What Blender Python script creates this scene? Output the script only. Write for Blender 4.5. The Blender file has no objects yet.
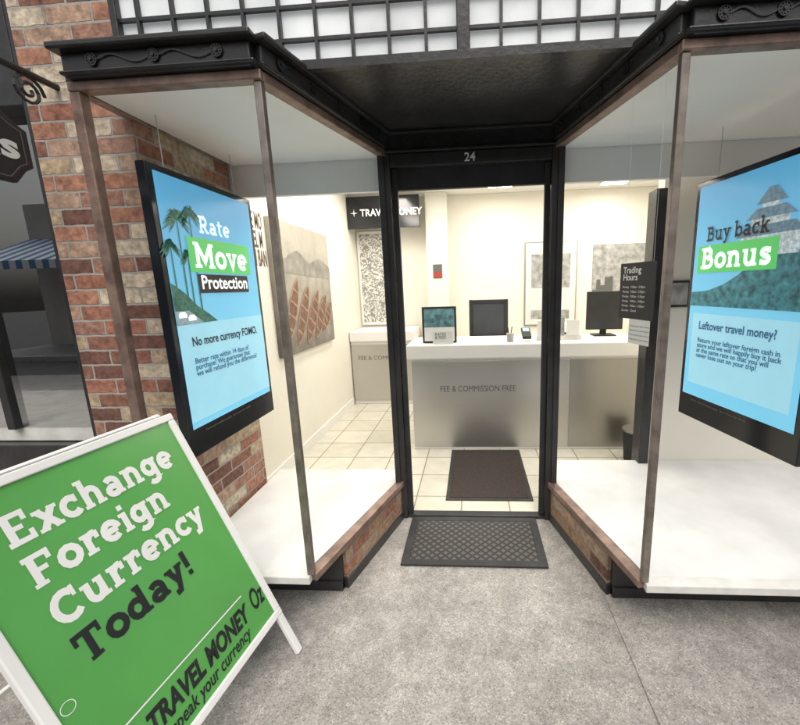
import bpy, math, random
from mathutils import Matrix, Vector
random.seed(7)
C=bpy.context.collection
sc=bpy.context.scene
sc.view_settings.view_transform='Standard'; sc.view_settings.look='None'; sc.view_settings.exposure=0
# ---------------------------------------------------------------- materials
def newmat(name):
    m=bpy.data.materials.new(name); m.use_nodes=True
    nt=m.node_tree; b=nt.nodes['Principled BSDF']
    return m,nt,b
def N(nt,t,**k):
    n=nt.nodes.new(t)
    for a,v in k.items(): setattr(n,a,v)
    return n
def mat(name,col,rough=.5,metal=0,var=.12,scale=8,bump=0,bscale=60,spec=.5,emis=0,dirt=None):
    m,nt,b=newmat(name); L=nt.links
    tc=N(nt,'ShaderNodeTexCoord'); nz=N(nt,'ShaderNodeTexNoise'); nz.inputs['Scale'].default_value=scale; nz.inputs['Detail'].default_value=6
    L.new(tc.outputs['Object'],nz.inputs['Vector'])
    mx=N(nt,'ShaderNodeMix',data_type='RGBA')
    c=Vector(col[:3]); lo=c*(1-var); hi=c*(1+var)
    if dirt: lo=Vector(dirt)
    mx.inputs['A'].default_value=(*lo,1); mx.inputs['B'].default_value=(*[min(1,x) for x in hi],1)
    cr=N(nt,'ShaderNodeMapRange'); cr.inputs['From Min'].default_value=.3; cr.inputs['From Max'].default_value=.7
    L.new(nz.outputs['Fac'],cr.inputs['Value']); L.new(cr.outputs['Result'],mx.inputs['Factor'])
    L.new(mx.outputs['Result'],b.inputs['Base Color'])
    b.inputs['Roughness'].default_value=rough; b.inputs['Metallic'].default_value=metal; b.inputs['Specular IOR Level'].default_value=spec
    if emis:
        L.new(mx.outputs['Result'],b.inputs['Emission Color']); b.inputs['Emission Strength'].default_value=emis
    if bump:
        n2=N(nt,'ShaderNodeTexNoise'); n2.inputs['Scale'].default_value=bscale; n2.inputs['Detail'].default_value=4
        L.new(tc.outputs['Object'],n2.inputs['Vector'])
        bp=N(nt,'ShaderNodeBump'); bp.inputs['Strength'].default_value=bump; bp.inputs['Distance'].default_value=.01
        L.new(n2.outputs['Fac'],bp.inputs['Height']); L.new(bp.outputs['Normal'],b.inputs['Normal'])
    return m
def brickmat(name,c1,c2,mortar):
    m,nt,b=newmat(name); L=nt.links
    tc=N(nt,'ShaderNodeTexCoord'); sp=N(nt,'ShaderNodeSeparateXYZ'); L.new(tc.outputs['Object'],sp.inputs[0])
    ad=N(nt,'ShaderNodeMath',operation='ADD'); L.new(sp.outputs['X'],ad.inputs[0]); L.new(sp.outputs['Y'],ad.inputs[1])
    cb=N(nt,'ShaderNodeCombineXYZ'); L.new(ad.outputs[0],cb.inputs['X']); L.new(sp.outputs['Z'],cb.inputs['Y'])
    wn=N(nt,'ShaderNodeTexNoise'); wn.inputs['Scale'].default_value=16; wn.inputs['Detail'].default_value=3; L.new(tc.outputs['Object'],wn.inputs['Vector'])
    vm=N(nt,'ShaderNodeVectorMath',operation='MULTIPLY_ADD'); L.new(wn.outputs['Color'],vm.inputs[0]); vm.inputs[1].default_value=(.012,.012,0); L.new(cb.outputs[0],vm.inputs[2])
    br=N(nt,'ShaderNodeTexBrick'); L.new(vm.outputs[0],br.inputs['Vector'])
    br.inputs['Scale'].default_value=1; br.inputs['Brick Width'].default_value=.205; br.inputs['Row Height'].default_value=.070; br.inputs['Mortar Size'].default_value=.0055; br.inputs['Mortar Smooth'].default_value=.3
    br.inputs['Color1'].default_value=(0,0,0,1); br.inputs['Color2'].default_value=(1,1,1,1); br.inputs['Mortar'].default_value=(.5,.5,.5,1)
    rp=N(nt,'ShaderNodeValToRGB'); e=rp.color_ramp; e.interpolation='CONSTANT'
    e.elements[0].position=0; e.elements[0].color=(*c1,1); e.elements[1].position=.66; e.elements[1].color=(*c2,1)
    for ps,cc in ((.14,(c1[0]*.5,c1[1]*.55,c1[2]*.6)),(.25,(c1[0]*1.2,c1[1]*1.35,c1[2]*1.3)),(.38,(c1[0]*.75,c1[1]*.8,c1[2]*.8)),(.48,(c1[0]*1.3,c1[1]*2.0,c1[2]*2.1)),(.56,(c1[0]*1.0,c1[1]*1.25,c1[2]*1.3)),(.82,(c2[0]*.8,c2[1]*.72,c2[2]*.62))):
        x=e.elements.new(ps); x.color=(*cc,1)
    L.new(br.outputs['Color'],rp.inputs['Fac'])
    nz=N(nt,'ShaderNodeTexNoise'); nz.inputs['Scale'].default_value=38; nz.inputs['Detail'].default_value=8; L.new(tc.outputs['Object'],nz.inputs['Vector'])
    m1=N(nt,'ShaderNodeMix',data_type='RGBA',blend_type='MULTIPLY'); m1.inputs['Factor'].default_value=.8
    r2=N(nt,'ShaderNodeMapRange'); r2.inputs['From Min'].default_value=.3; r2.inputs['From Max'].default_value=.7; r2.inputs['To Min'].default_value=.45; r2.inputs['To Max'].default_value=1.3
    L.new(nz.outputs['Fac'],r2.inputs['Value']); L.new(rp.outputs['Color'],m1.inputs['A']); L.new(r2.outputs['Result'],m1.inputs['B'])
    m2=N(nt,'ShaderNodeMix',data_type='RGBA'); m2.inputs['B'].default_value=(*mortar,1); L.new(m1.outputs['Result'],m2.inputs['A']); L.new(br.outputs['Fac'],m2.inputs['Factor'])
    L.new(m2.outputs['Result'],b.inputs['Base Color']); b.inputs['Roughness'].default_value=.85
    bp=N(nt,'ShaderNodeBump'); bp.inputs['Strength'].default_value=.9; bp.inputs['Distance'].default_value=.008
    hh=N(nt,'ShaderNodeMath',operation='SUBTRACT'); L.new(nz.outputs['Fac'],hh.inputs[0]); L.new(br.outputs['Fac'],hh.inputs[1]); L.new(hh.outputs[0],bp.inputs['Height']); L.new(bp.outputs['Normal'],b.inputs['Normal'])
    return m
def glassmat(name,base=.05,tint=(1,1,1),rough=.0):
    m,nt,b=newmat(name); L=nt.links; nt.nodes.remove(b); o=nt.nodes['Material Output']
    t=N(nt,'ShaderNodeBsdfTransparent'); t.inputs[0].default_value=(*tint,1)
    g=N(nt,'ShaderNodeBsdfGlossy'); g.inputs['Roughness'].default_value=rough
    f=N(nt,'ShaderNodeLayerWeight'); f.inputs['Blend'].default_value=.5
    p=N(nt,'ShaderNodeMath',operation='POWER'); p.inputs[1].default_value=4.5; L.new(f.outputs['Facing'],p.inputs[0])
    a=N(nt,'ShaderNodeMath',operation='ADD',use_clamp=True); L.new(p.outputs[0],a.inputs[0]); a.inputs[1].default_value=base
    mx=N(nt,'ShaderNodeMixShader'); L.new(a.outputs[0],mx.inputs[0]); L.new(t.outputs[0],mx.inputs[1]); L.new(g.outputs[0],mx.inputs[2]); L.new(mx.outputs[0],o.inputs[0])
    return m
def groundmat():
    m,nt,b=newmat('aggregate_concrete'); L=nt.links
    tc=N(nt,'ShaderNodeTexCoord')
    v=N(nt,'ShaderNodeTexVoronoi'); v.inputs['Scale'].default_value=230; L.new(tc.outputs['Object'],v.inputs['Vector'])
    rp=N(nt,'ShaderNodeValToRGB'); e=rp.color_ramp
    e.elements[0].position=0; e.elements[0].color=(.17,.16,.15,1); e.elements[1].position=1; e.elements[1].color=(.54,.51,.47,1)
    for p_,c_ in ((.15,(.285,.268,.248)),(.5,(.345,.325,.30)),(.85,(.38,.36,.332))):
        x=e.elements.new(p_); x.color=(*c_,1)
    sep=N(nt,'ShaderNodeSeparateColor'); L.new(v.outputs['Color'],sep.inputs[0]); L.new(sep.outputs[0],rp.inputs['Fac'])
    def stain(scale,a,bb,f0,f1,rough=.7):
        n1=N(nt,'ShaderNodeTexNoise'); n1.inputs['Scale'].default_value=scale; n1.inputs['Detail'].default_value=9; n1.inputs['Roughness'].default_value=rough; n1.inputs['Distortion'].default_value=.6; L.new(tc.outputs['Object'],n1.inputs['Vector'])
        mr=N(nt,'ShaderNodeMapRange'); mr.inputs['From Min'].default_value=f0; mr.inputs['From Max'].default_value=f1; mr.inputs['To Min'].default_value=a; mr.inputs['To Max'].default_value=bb; L.new(n1.outputs['Fac'],mr.inputs['Value']); return mr
    s1=stain(1.7,.74,1.2,.32,.68); s2=stain(9,.8,1.12,.35,.6); s3=stain(30,.88,1.1,.35,.65)
    cur=rp.outputs['Color']
    for s_ in (s1,s2,s3):
        mm=N(nt,'ShaderNodeMix',data_type='RGBA',blend_type='MULTIPLY'); mm.inputs['Factor'].default_value=1; L.new(cur,mm.inputs['A']); L.new(s_.outputs['Result'],mm.inputs['B']); cur=mm.outputs['Result']
    L.new(cur,b.inputs['Base Color']); b.inputs['Roughness'].default_value=.5
    bp=N(nt,'ShaderNodeBump'); bp.inputs['Strength'].default_value=.3; bp.inputs['Distance'].default_value=.003; L.new(v.outputs['Distance'],bp.inputs['Height']); L.new(bp.outputs['Normal'],b.inputs['Normal'])
    return m
def tilemat():
    m,nt,b=newmat('cream_floor_tiles'); L=nt.links
    tc=N(nt,'ShaderNodeTexCoord'); mp=N(nt,'ShaderNodeMapping'); mp.inputs['Location'].default_value=(.1,.05,0); L.new(tc.outputs['Object'],mp.inputs['Vector'])
    br=N(nt,'ShaderNodeTexBrick'); br.offset=0; L.new(mp.outputs[0],br.inputs['Vector'])
    br.inputs['Scale'].default_value=1; br.inputs['Brick Width'].default_value=.33; br.inputs['Row Height'].default_value=.33; br.inputs['Mortar Size'].default_value=.005
    br.inputs['Color1'].default_value=(.62,.59,.50,1); br.inputs['Color2'].default_value=(.70,.67,.58,1); br.inputs['Mortar'].default_value=(.30,.27,.20,1)
    nz=N(nt,'ShaderNodeTexNoise'); nz.inputs['Scale'].default_value=9; nz.inputs['Detail'].default_value=6; L.new(tc.outputs['Object'],nz.inputs['Vector'])
    mr=N(nt,'ShaderNodeMapRange'); mr.inputs['To Min'].default_value=.82; mr.inputs['To Max'].default_value=1.14; L.new(nz.outputs['Fac'],mr.inputs['Value'])
    mm=N(nt,'ShaderNodeMix',data_type='RGBA',blend_type='MULTIPLY'); mm.inputs['Factor'].default_value=1; L.new(br.outputs['Color'],mm.inputs['A']); L.new(mr.outputs['Result'],mm.inputs['B'])
    L.new(mm.outputs['Result'],b.inputs['Base Color']); b.inputs['Roughness'].default_value=.18
    return m
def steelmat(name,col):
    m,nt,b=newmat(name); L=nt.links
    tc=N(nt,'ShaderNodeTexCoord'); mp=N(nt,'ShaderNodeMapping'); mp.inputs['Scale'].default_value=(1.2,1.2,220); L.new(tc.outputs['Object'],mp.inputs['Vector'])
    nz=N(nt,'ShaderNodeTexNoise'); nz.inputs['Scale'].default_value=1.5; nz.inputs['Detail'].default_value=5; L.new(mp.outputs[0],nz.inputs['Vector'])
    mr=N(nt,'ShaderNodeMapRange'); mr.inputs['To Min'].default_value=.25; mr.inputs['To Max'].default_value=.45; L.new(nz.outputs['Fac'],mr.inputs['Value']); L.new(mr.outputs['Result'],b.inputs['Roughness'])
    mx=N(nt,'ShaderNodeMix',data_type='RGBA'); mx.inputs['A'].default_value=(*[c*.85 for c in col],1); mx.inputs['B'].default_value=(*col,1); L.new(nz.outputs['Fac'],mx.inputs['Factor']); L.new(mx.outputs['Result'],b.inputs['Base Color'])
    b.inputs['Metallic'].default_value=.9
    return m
def matdots(name,base,hole,scale):
    m,nt,b=newmat(name); L=nt.links
    tc=N(nt,'ShaderNodeTexCoord'); mp=N(nt,'ShaderNodeMapping'); mp.inputs['Rotation'].default_value=(0,0,math.radians(45)); mp.inputs['Scale'].default_value=(scale,scale,scale); L.new(tc.outputs['Object'],mp.inputs['Vector'])
    ch=N(nt,'ShaderNodeTexBrick'); ch.offset=0; ch.inputs['Scale'].default_value=1; ch.inputs['Brick Width'].default_value=1; ch.inputs['Row Height'].default_value=1; ch.inputs['Mortar Size'].default_value=.2
    ch.inputs['Color1'].default_value=(*hole,1); ch.inputs['Color2'].default_value=(*hole,1); ch.inputs['Mortar'].default_value=(*base,1); L.new(mp.outputs[0],ch.inputs['Vector'])
    L.new(ch.outputs['Color'],b.inputs['Base Color']); b.inputs['Roughness'].default_value=.75
    bp=N(nt,'ShaderNodeBump'); bp.inputs['Strength'].default_value=.8; bp.inputs['Distance'].default_value=.006; L.new(ch.outputs['Fac'],bp.inputs['Height']); L.new(bp.outputs['Normal'],b.inputs['Normal'])
    return m
def gradmat(name,c0,c1,z0,z1,emis=.0,noise=.0,nscale=3,rough=.35):
    m,nt,b=newmat(name); L=nt.links
    tc=N(nt,'ShaderNodeTexCoord'); sp=N(nt,'ShaderNodeSeparateXYZ'); L.new(tc.outputs['Object'],sp.inputs[0])
    mr=N(nt,'ShaderNodeMapRange'); mr.inputs['From Min'].default_value=z0; mr.inputs['From Max'].default_value=z1; L.new(sp.outputs['Z'],mr.inputs['Value'])
    nz=N(nt,'ShaderNodeTexNoise'); nz.inputs['Scale'].default_value=nscale; nz.inputs['Detail'].default_value=5; L.new(tc.outputs['Object'],nz.inputs['Vector'])
    s=N(nt,'ShaderNodeMath',operation='SUBTRACT'); L.new(nz.outputs['Fac'],s.inputs[0]); s.inputs[1].default_value=.5
    k=N(nt,'ShaderNodeMath',operation='MULTIPLY_ADD'); L.new(s.outputs[0],k.inputs[0]); k.inputs[1].default_value=noise*2; L.new(mr.outputs['Result'],k.inputs[2])
    mx=N(nt,'ShaderNodeMix',data_type='RGBA'); mx.inputs['A'].default_value=(*c0,1); mx.inputs['B'].default_value=(*c1,1); L.new(k.outputs[0],mx.inputs['Factor'])
    L.new(mx.outputs['Result'],b.inputs['Base Color']); b.inputs['Roughness'].default_value=rough
    if emis: L.new(mx.outputs['Result'],b.inputs['Emission Color']); b.inputs['Emission Strength'].default_value=emis
    return m
def stripemat(name,c0,c1,scale):
    m,nt,b=newmat(name); L=nt.links
    tc=N(nt,'ShaderNodeTexCoord'); w=N(nt,'ShaderNodeTexWave'); w.bands_direction='X'; w.inputs['Scale'].default_value=scale; L.new(tc.outputs['Object'],w.inputs['Vector'])
    g=N(nt,'ShaderNodeMath',operation='GREATER_THAN'); g.inputs[1].default_value=.5; L.new(w.outputs['Fac'],g.inputs[0])
    mx=N(nt,'ShaderNodeMix',data_type='RGBA'); mx.inputs['A'].default_value=(*c0,1); mx.inputs['B'].default_value=(*c1,1); L.new(g.outputs[0],mx.inputs['Factor']); L.new(mx.outputs['Result'],b.inputs['Base Color']); b.inputs['Roughness'].default_value=.8
    return m
def patternmat(name):
    m,nt,b=newmat(name); L=nt.links
    tc=N(nt,'ShaderNodeTexCoord')
    w=N(nt,'ShaderNodeTexNoise'); w.inputs['Scale'].default_value=11; w.inputs['Detail'].default_value=0; w.inputs['Distortion'].default_value=4.5; L.new(tc.outputs['Object'],w.inputs['Vector'])
    g=N(nt,'ShaderNodeMath',operation='GREATER_THAN'); g.inputs[1].default_value=.5; L.new(w.outputs['Fac'],g.inputs[0])
    mx=N(nt,'ShaderNodeMix',data_type='RGBA'); mx.inputs['A'].default_value=(.27,.265,.25,1); mx.inputs['B'].default_value=(.72,.71,.66,1); L.new(g.outputs[0],mx.inputs['Factor']); L.new(mx.outputs['Result'],b.inputs['Base Color']); b.inputs['Roughness'].default_value=.5
    return m
M_={}
M_['ground']=groundmat(); M_['tile']=tilemat()
M_['brick']=brickmat('old_red_brick',(.37,.16,.11),(.64,.54,.41),(.40,.37,.33))
M_['brick2']=brickmat('low_plinth_brick',(.33,.15,.10),(.48,.33,.23),(.30,.25,.21))
M_['black']=mat('black_gloss_paint',(.028,.027,.028),.30,var=.3,bump=.15,bscale=40)
M_['blackm']=mat('black_matte',(.024,.024,.026),.7,var=.3)
M_['bronze']=mat('aged_bronze',(.27,.185,.15),.42,.45,var=.4,scale=14,bump=.2)
M_['post']=mat('dull_pewter_post',(.25,.215,.19),.4,.6,var=.3,scale=20)
M_['whitesill']=mat('worn_white_sill',(.68,.67,.64),.45,var=.14,scale=10)
M_['white']=mat('white_paint',(.84,.83,.81),.5,var=.03,scale=3)
M_['cream']=mat('cream_wall_paint',(.82,.79,.71),.6,var=.03,scale=2,bump=.05)
M_['ceil']=mat('white_ceiling',(.82,.81,.78),.7,var=.03,scale=2)
M_['plat']=mat('white_display_board',(.70,.705,.70),.14,var=.08,scale=5)
M_['glass']=glassmat('shop_glass',.40)
M_['sideglass']=glassmat('side_shop_glass',.08)
M_['frost']=mat('glowing_frosted_glass',(.76,.79,.80),.35,var=.16,scale=5,emis=.22)  # pane emission is added glow, standing in for light from behind
M_['steel']=steelmat('brushed_steel',(.60,.59,.57)); M_['steeld']=steelmat('dark_brushed_steel',(.42,.41,.39))  # second steel has the same brushed finish in a darker tone
M_['rubber']=matdots('black_rubber_grid',(.032,.032,.033),(.11,.10,.09),28)
M_['rubberedge']=mat('black_rubber',(.032,.032,.033),.7,var=.3,bump=.3)
M_['carpet']=mat('dark_brown_carpet',(.050,.038,.033),.95,var=.3,scale=60,bump=.8,bscale=300)
M_['green']=mat('green_print',(.105,.37,.09),.25,var=.06,scale=3)
M_['signwhite']=mat('white_plastic',(.82,.82,.81),.35,var=.04)
M_['ink']=mat('black_ink',(.015,.015,.018),.5,var=.1)
M_['brown_ink']=mat('brown_lettering',(.12,.085,.06),.6)
M_['greyink']=mat('grey_lettering',(.12,.12,.12),.5)
M_['asphalt']=mat('asphalt',(.06,.06,.06),.9,var=.25,scale=3,bump=.4,bscale=200)
M_['stone']=mat('rendered_facade',(.55,.52,.47),.8,var=.12,scale=2)
M_['kerb']=mat('kerb_stone',(.33,.32,.30),.8,var=.15)
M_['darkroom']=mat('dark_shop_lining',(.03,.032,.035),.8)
M_['chair']=mat('chair_mesh',(.05,.055,.065),.6)
M_['lamp']=mat('lit_lamp_diffuser',(1,.95,.86),.5,var=0,emis=24)
M_['scr_sky']=gradmat('screen_blue',(.17,.52,.74),(.08,.34,.60),1.3,2.0,emis=.55,noise=.15)
M_['scr_panel']=mat('screen_pale_blue',(.30,.60,.74),.3,var=.03,emis=.5)
M_['scr_black']=mat('screen_black',(.010,.012,.016),.15,var=.1)
M_['scr_green']=mat('screen_green',(.09,.52,.13),.3,var=.02,emis=.5)
M_['scr_white']=mat('screen_white',(.85,.9,.92),.3,var=.01,emis=.6)
M_['scr_navy']=mat('screen_navy',(.02,.09,.18),.3,var=.02,emis=.5)
M_['scr_leaf']=mat('screen_foliage',(.03,.12,.09),.3,var=.5,scale=60,emis=.5)
M_['scr_hill']=mat('screen_hillside',(.035,.15,.18),.3,var=.6,scale=35,emis=.5)
M_['scr_road']=mat('screen_road',(.22,.30,.34),.3,var=.3,scale=30,emis=.5)
M_['scr_castle']=mat('screen_masonry',(.40,.48,.52),.3,var=.45,scale=60,emis=.45)
M_['scr_roof']=mat('screen_roof',(.10,.19,.26),.3,var=.3,scale=60,emis=.45)
M_['lake']=gradmat('lake_photo',(.17,.15,.13),(.46,.43,.37),1.0,1.95,noise=.6,nscale=7)
M_['mount']=mat('mountain_photo_print',(.27,.255,.225),.5,var=.35,scale=9)
M_['canoe']=mat('canoe_photo_brown',(.17,.085,.055),.5,var=.4,scale=20)
M_['canoe2']=mat('canoe_photo_light',(.36,.24,.17),.5,var=.4,scale=20)
M_['pattern']=patternmat('line_pattern_print')
M_['poster']=mat('poster_paper',(.72,.72,.70),.5,var=.06)
M_['photo']=mat('grey_photo_print',(.36,.36,.35),.5,var=.4,scale=14)
M_['photo2']=mat('teal_photo_print',(.12,.25,.28),.4,var=.6,scale=25)
M_['stripe']=stripemat('striped_awning_cloth',(.85,.87,.9),(.10,.25,.45),.8)
M_['red']=mat('red_plastic',(.40,.05,.04),.4)
M_['paper']=mat('paper',(.76,.76,.74),.6,var=.03)
M_['oppglass']=mat('dark_window_glass',(.03,.04,.05),.08,var=.2,spec=.8)
M_['awnmetal']=mat('pale_metal_sheet',(.6,.62,.63),.5,var=.1)
# ---------------------------------------------------------------- mesh builder
class MB:
    def __init__(s): s.v=[]; s.f=[]
    def box(s,a,b,M=None):
        n=len(s.v); xs=(a[0],b[0]); ys=(a[1],b[1]); zs=(a[2],b[2])
        for z in zs:
            for y in ys:
                for x in xs:
                    p=Vector((x,y,z)); s.v.append(M@p if M else p)
        for f in ((0,2,3,1),(4,5,7,6),(0,1,5,4),(2,6,7,3),(0,4,6,2),(1,3,7,5)): s.f.append([n+i for i in f])
        return s
    def seg(s,p,q,z0,z1,t,ext=0):
        p=Vector((p[0],p[1],0)); q=Vector((q[0],q[1],0)); d=(q-p); l=d.length; d.normalize()
        nrm=Vector((-d.y,d.x,0)); M=Matrix(((d.x,nrm.x,0,p.x),(d.y,nrm.y,0,p.y),(0,0,1,0),(0,0,0,1)))
        return s.box((-ext,-t/2,z0),(l+ext,t/2,z1),M)
    def poly(s,pts,M=None,h=0):
        n=len(s.v); k=len(pts)
        for p in pts:
            p=Vector((p[0],p[1],p[2] if len(p)>2 else 0)); s.v.append(M@p if M else p)
        if not h: s.f.append(list(range(n,n+k)))
        else:
            for p in pts:
                p=Vector((p[0],p[1],h)); s.v.append(M@p if M else p)
            s.f.append(list(range(n+k-1,n-1,-1))); s.f.append(list(range(n+k,n+2*k)))
            for i in range(k): j=(i+1)%k; s.f.append([n+i,n+j,n+k+j,n+k+i])
        return s
    def cyl(s,a,b,r,k=12,r2=None):
        a=Vector(a); b=Vector(b); d=(b-a).normalized(); u=d.orthogonal().normalized(); w=d.cross(u); n=len(s.v); r2=r if r2 is None else r2
        for c,rr in ((a,r),(b,r2)):
            for i in range(k):
                t=2*math.pi*i/k; s.v.append(c+rr*(math.cos(t)*u+math.sin(t)*w))
        for i in range(k):
            j=(i+1)%k; s.f.append([n+i,n+j,n+k+j,n+k+i])
        s.f.append([n+i for i in range(k-1,-1,-1)]); s.f.append([n+k+i for i in range(k)])
        return s
    def tube(s,pts,r,k=8):
        for a,b in zip(pts[:-1],pts[1:]): s.cyl(a,b,r,k)
        return s
    def stroke(s,pts,w,M,z=0):
        n=len(s.v); P=[Vector((p[0],p[1])) for p in pts]; m=len(P)
        closed=(P[0]-P[-1]).length<1e-4
        for i in range(m):
            a=P[i-1] if i>0 else (P[-2] if closed else None); b=P[i+1] if i<m-1 else (P[1] if closed else None)
            d1=(P[i]-a).normalized() if a is not None else None; d2=(b-P[i]).normalized() if b is not None else None
            if d1 is None:d1=d2
            if d2 is None:d2=d1
            n1=Vector((-d1.y,d1.x)); n2=Vector((-d2.y,d2.x)); nn=(n1+n2)
            nn=nn.normalized() if nn.length>1e-3 else n1; c=max(.5,nn.dot(n1))
            for sg in (-1,1):
                q=P[i]+nn*(sg*w/2/c); s.v.append(M@Vector((q.x,q.y,z)))
        for i in range(m-1): s.f.append([n+2*i,n+2*i+2,n+2*i+3,n+2*i+1])
        return s
def fin(o,par,label,cat,group,kind):
    C.objects.link(o)
    if par: o.parent=par; o.matrix_parent_inverse=Matrix.Translation(-par.location)
    if label: o['label']=label
    if cat: o['category']=cat
    if group: o['group']=group
    if kind: o['kind']=kind
    return o
def obj(name,mb,m,par=None,label=None,cat=None,group=None,kind=None,bevel=0,smooth=False):
    me=bpy.data.meshes.new(name); me.from_pydata([tuple(v) for v in mb.v],[],mb.f); me.update()
    me.materials.append(M_[m] if isinstance(m,str) else m)
    if smooth:
        for p in me.polygons: p.use_smooth=True
    o=bpy.data.objects.new(name,me)
    if bevel:
        b=o.modifiers.new('bevel','BEVEL'); b.width=bevel; b.segments=2; b.limit_method='ANGLE'
    return fin(o,par,label,cat,group,kind)
def thing(name,loc,label,cat,group=None):
    o=bpy.data.objects.new(name,None); o.empty_display_size=.1; o.location=loc
    return fin(o,None,label,cat,group,None)
def frame(o,u,v):
    u=Vector(u).normalized(); v=Vector(v).normalized(); n=u.cross(v)
    return Matrix(((u.x,v.x,n.x,o[0]),(u.y,v.y,n.y,o[1]),(u.z,v.z,n.z,o[2]),(0,0,0,1)))
def text(name,body,size,M,m,par,offset=0,shear=0,align='LEFT',width=None,z=.001,space=1,extr=0,label=None):
    cu=bpy.data.curves.new(name,'FONT'); cu.body=body; cu.size=size; cu.offset=offset; cu.shear=shear; cu.align_x=align; cu.space_character=space; cu.space_line=.8; cu.resolution_u=3; cu.extrude=extr
    t=bpy.data.objects.new('tmp',cu); C.objects.link(t); bpy.context.view_layer.update()
    dg=bpy.context.evaluated_depsgraph_get(); me=bpy.data.meshes.new_from_object(t.evaluated_get(dg)); bpy.data.objects.remove(t)
    xs=[v.co.x for v in me.vertices]
    if width and xs:
        k=width/(max(xs)-min(xs))
        me.transform(Matrix.Diagonal((k,1,1,1)))
    me.transform(M@Matrix.Translation((0,0,z)))
    me.materials.clear(); me.materials.append(M_[m]); me.name=name
    o=bpy.data.objects.new(name,me); return fin(o,par,label,None,None,None)
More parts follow.
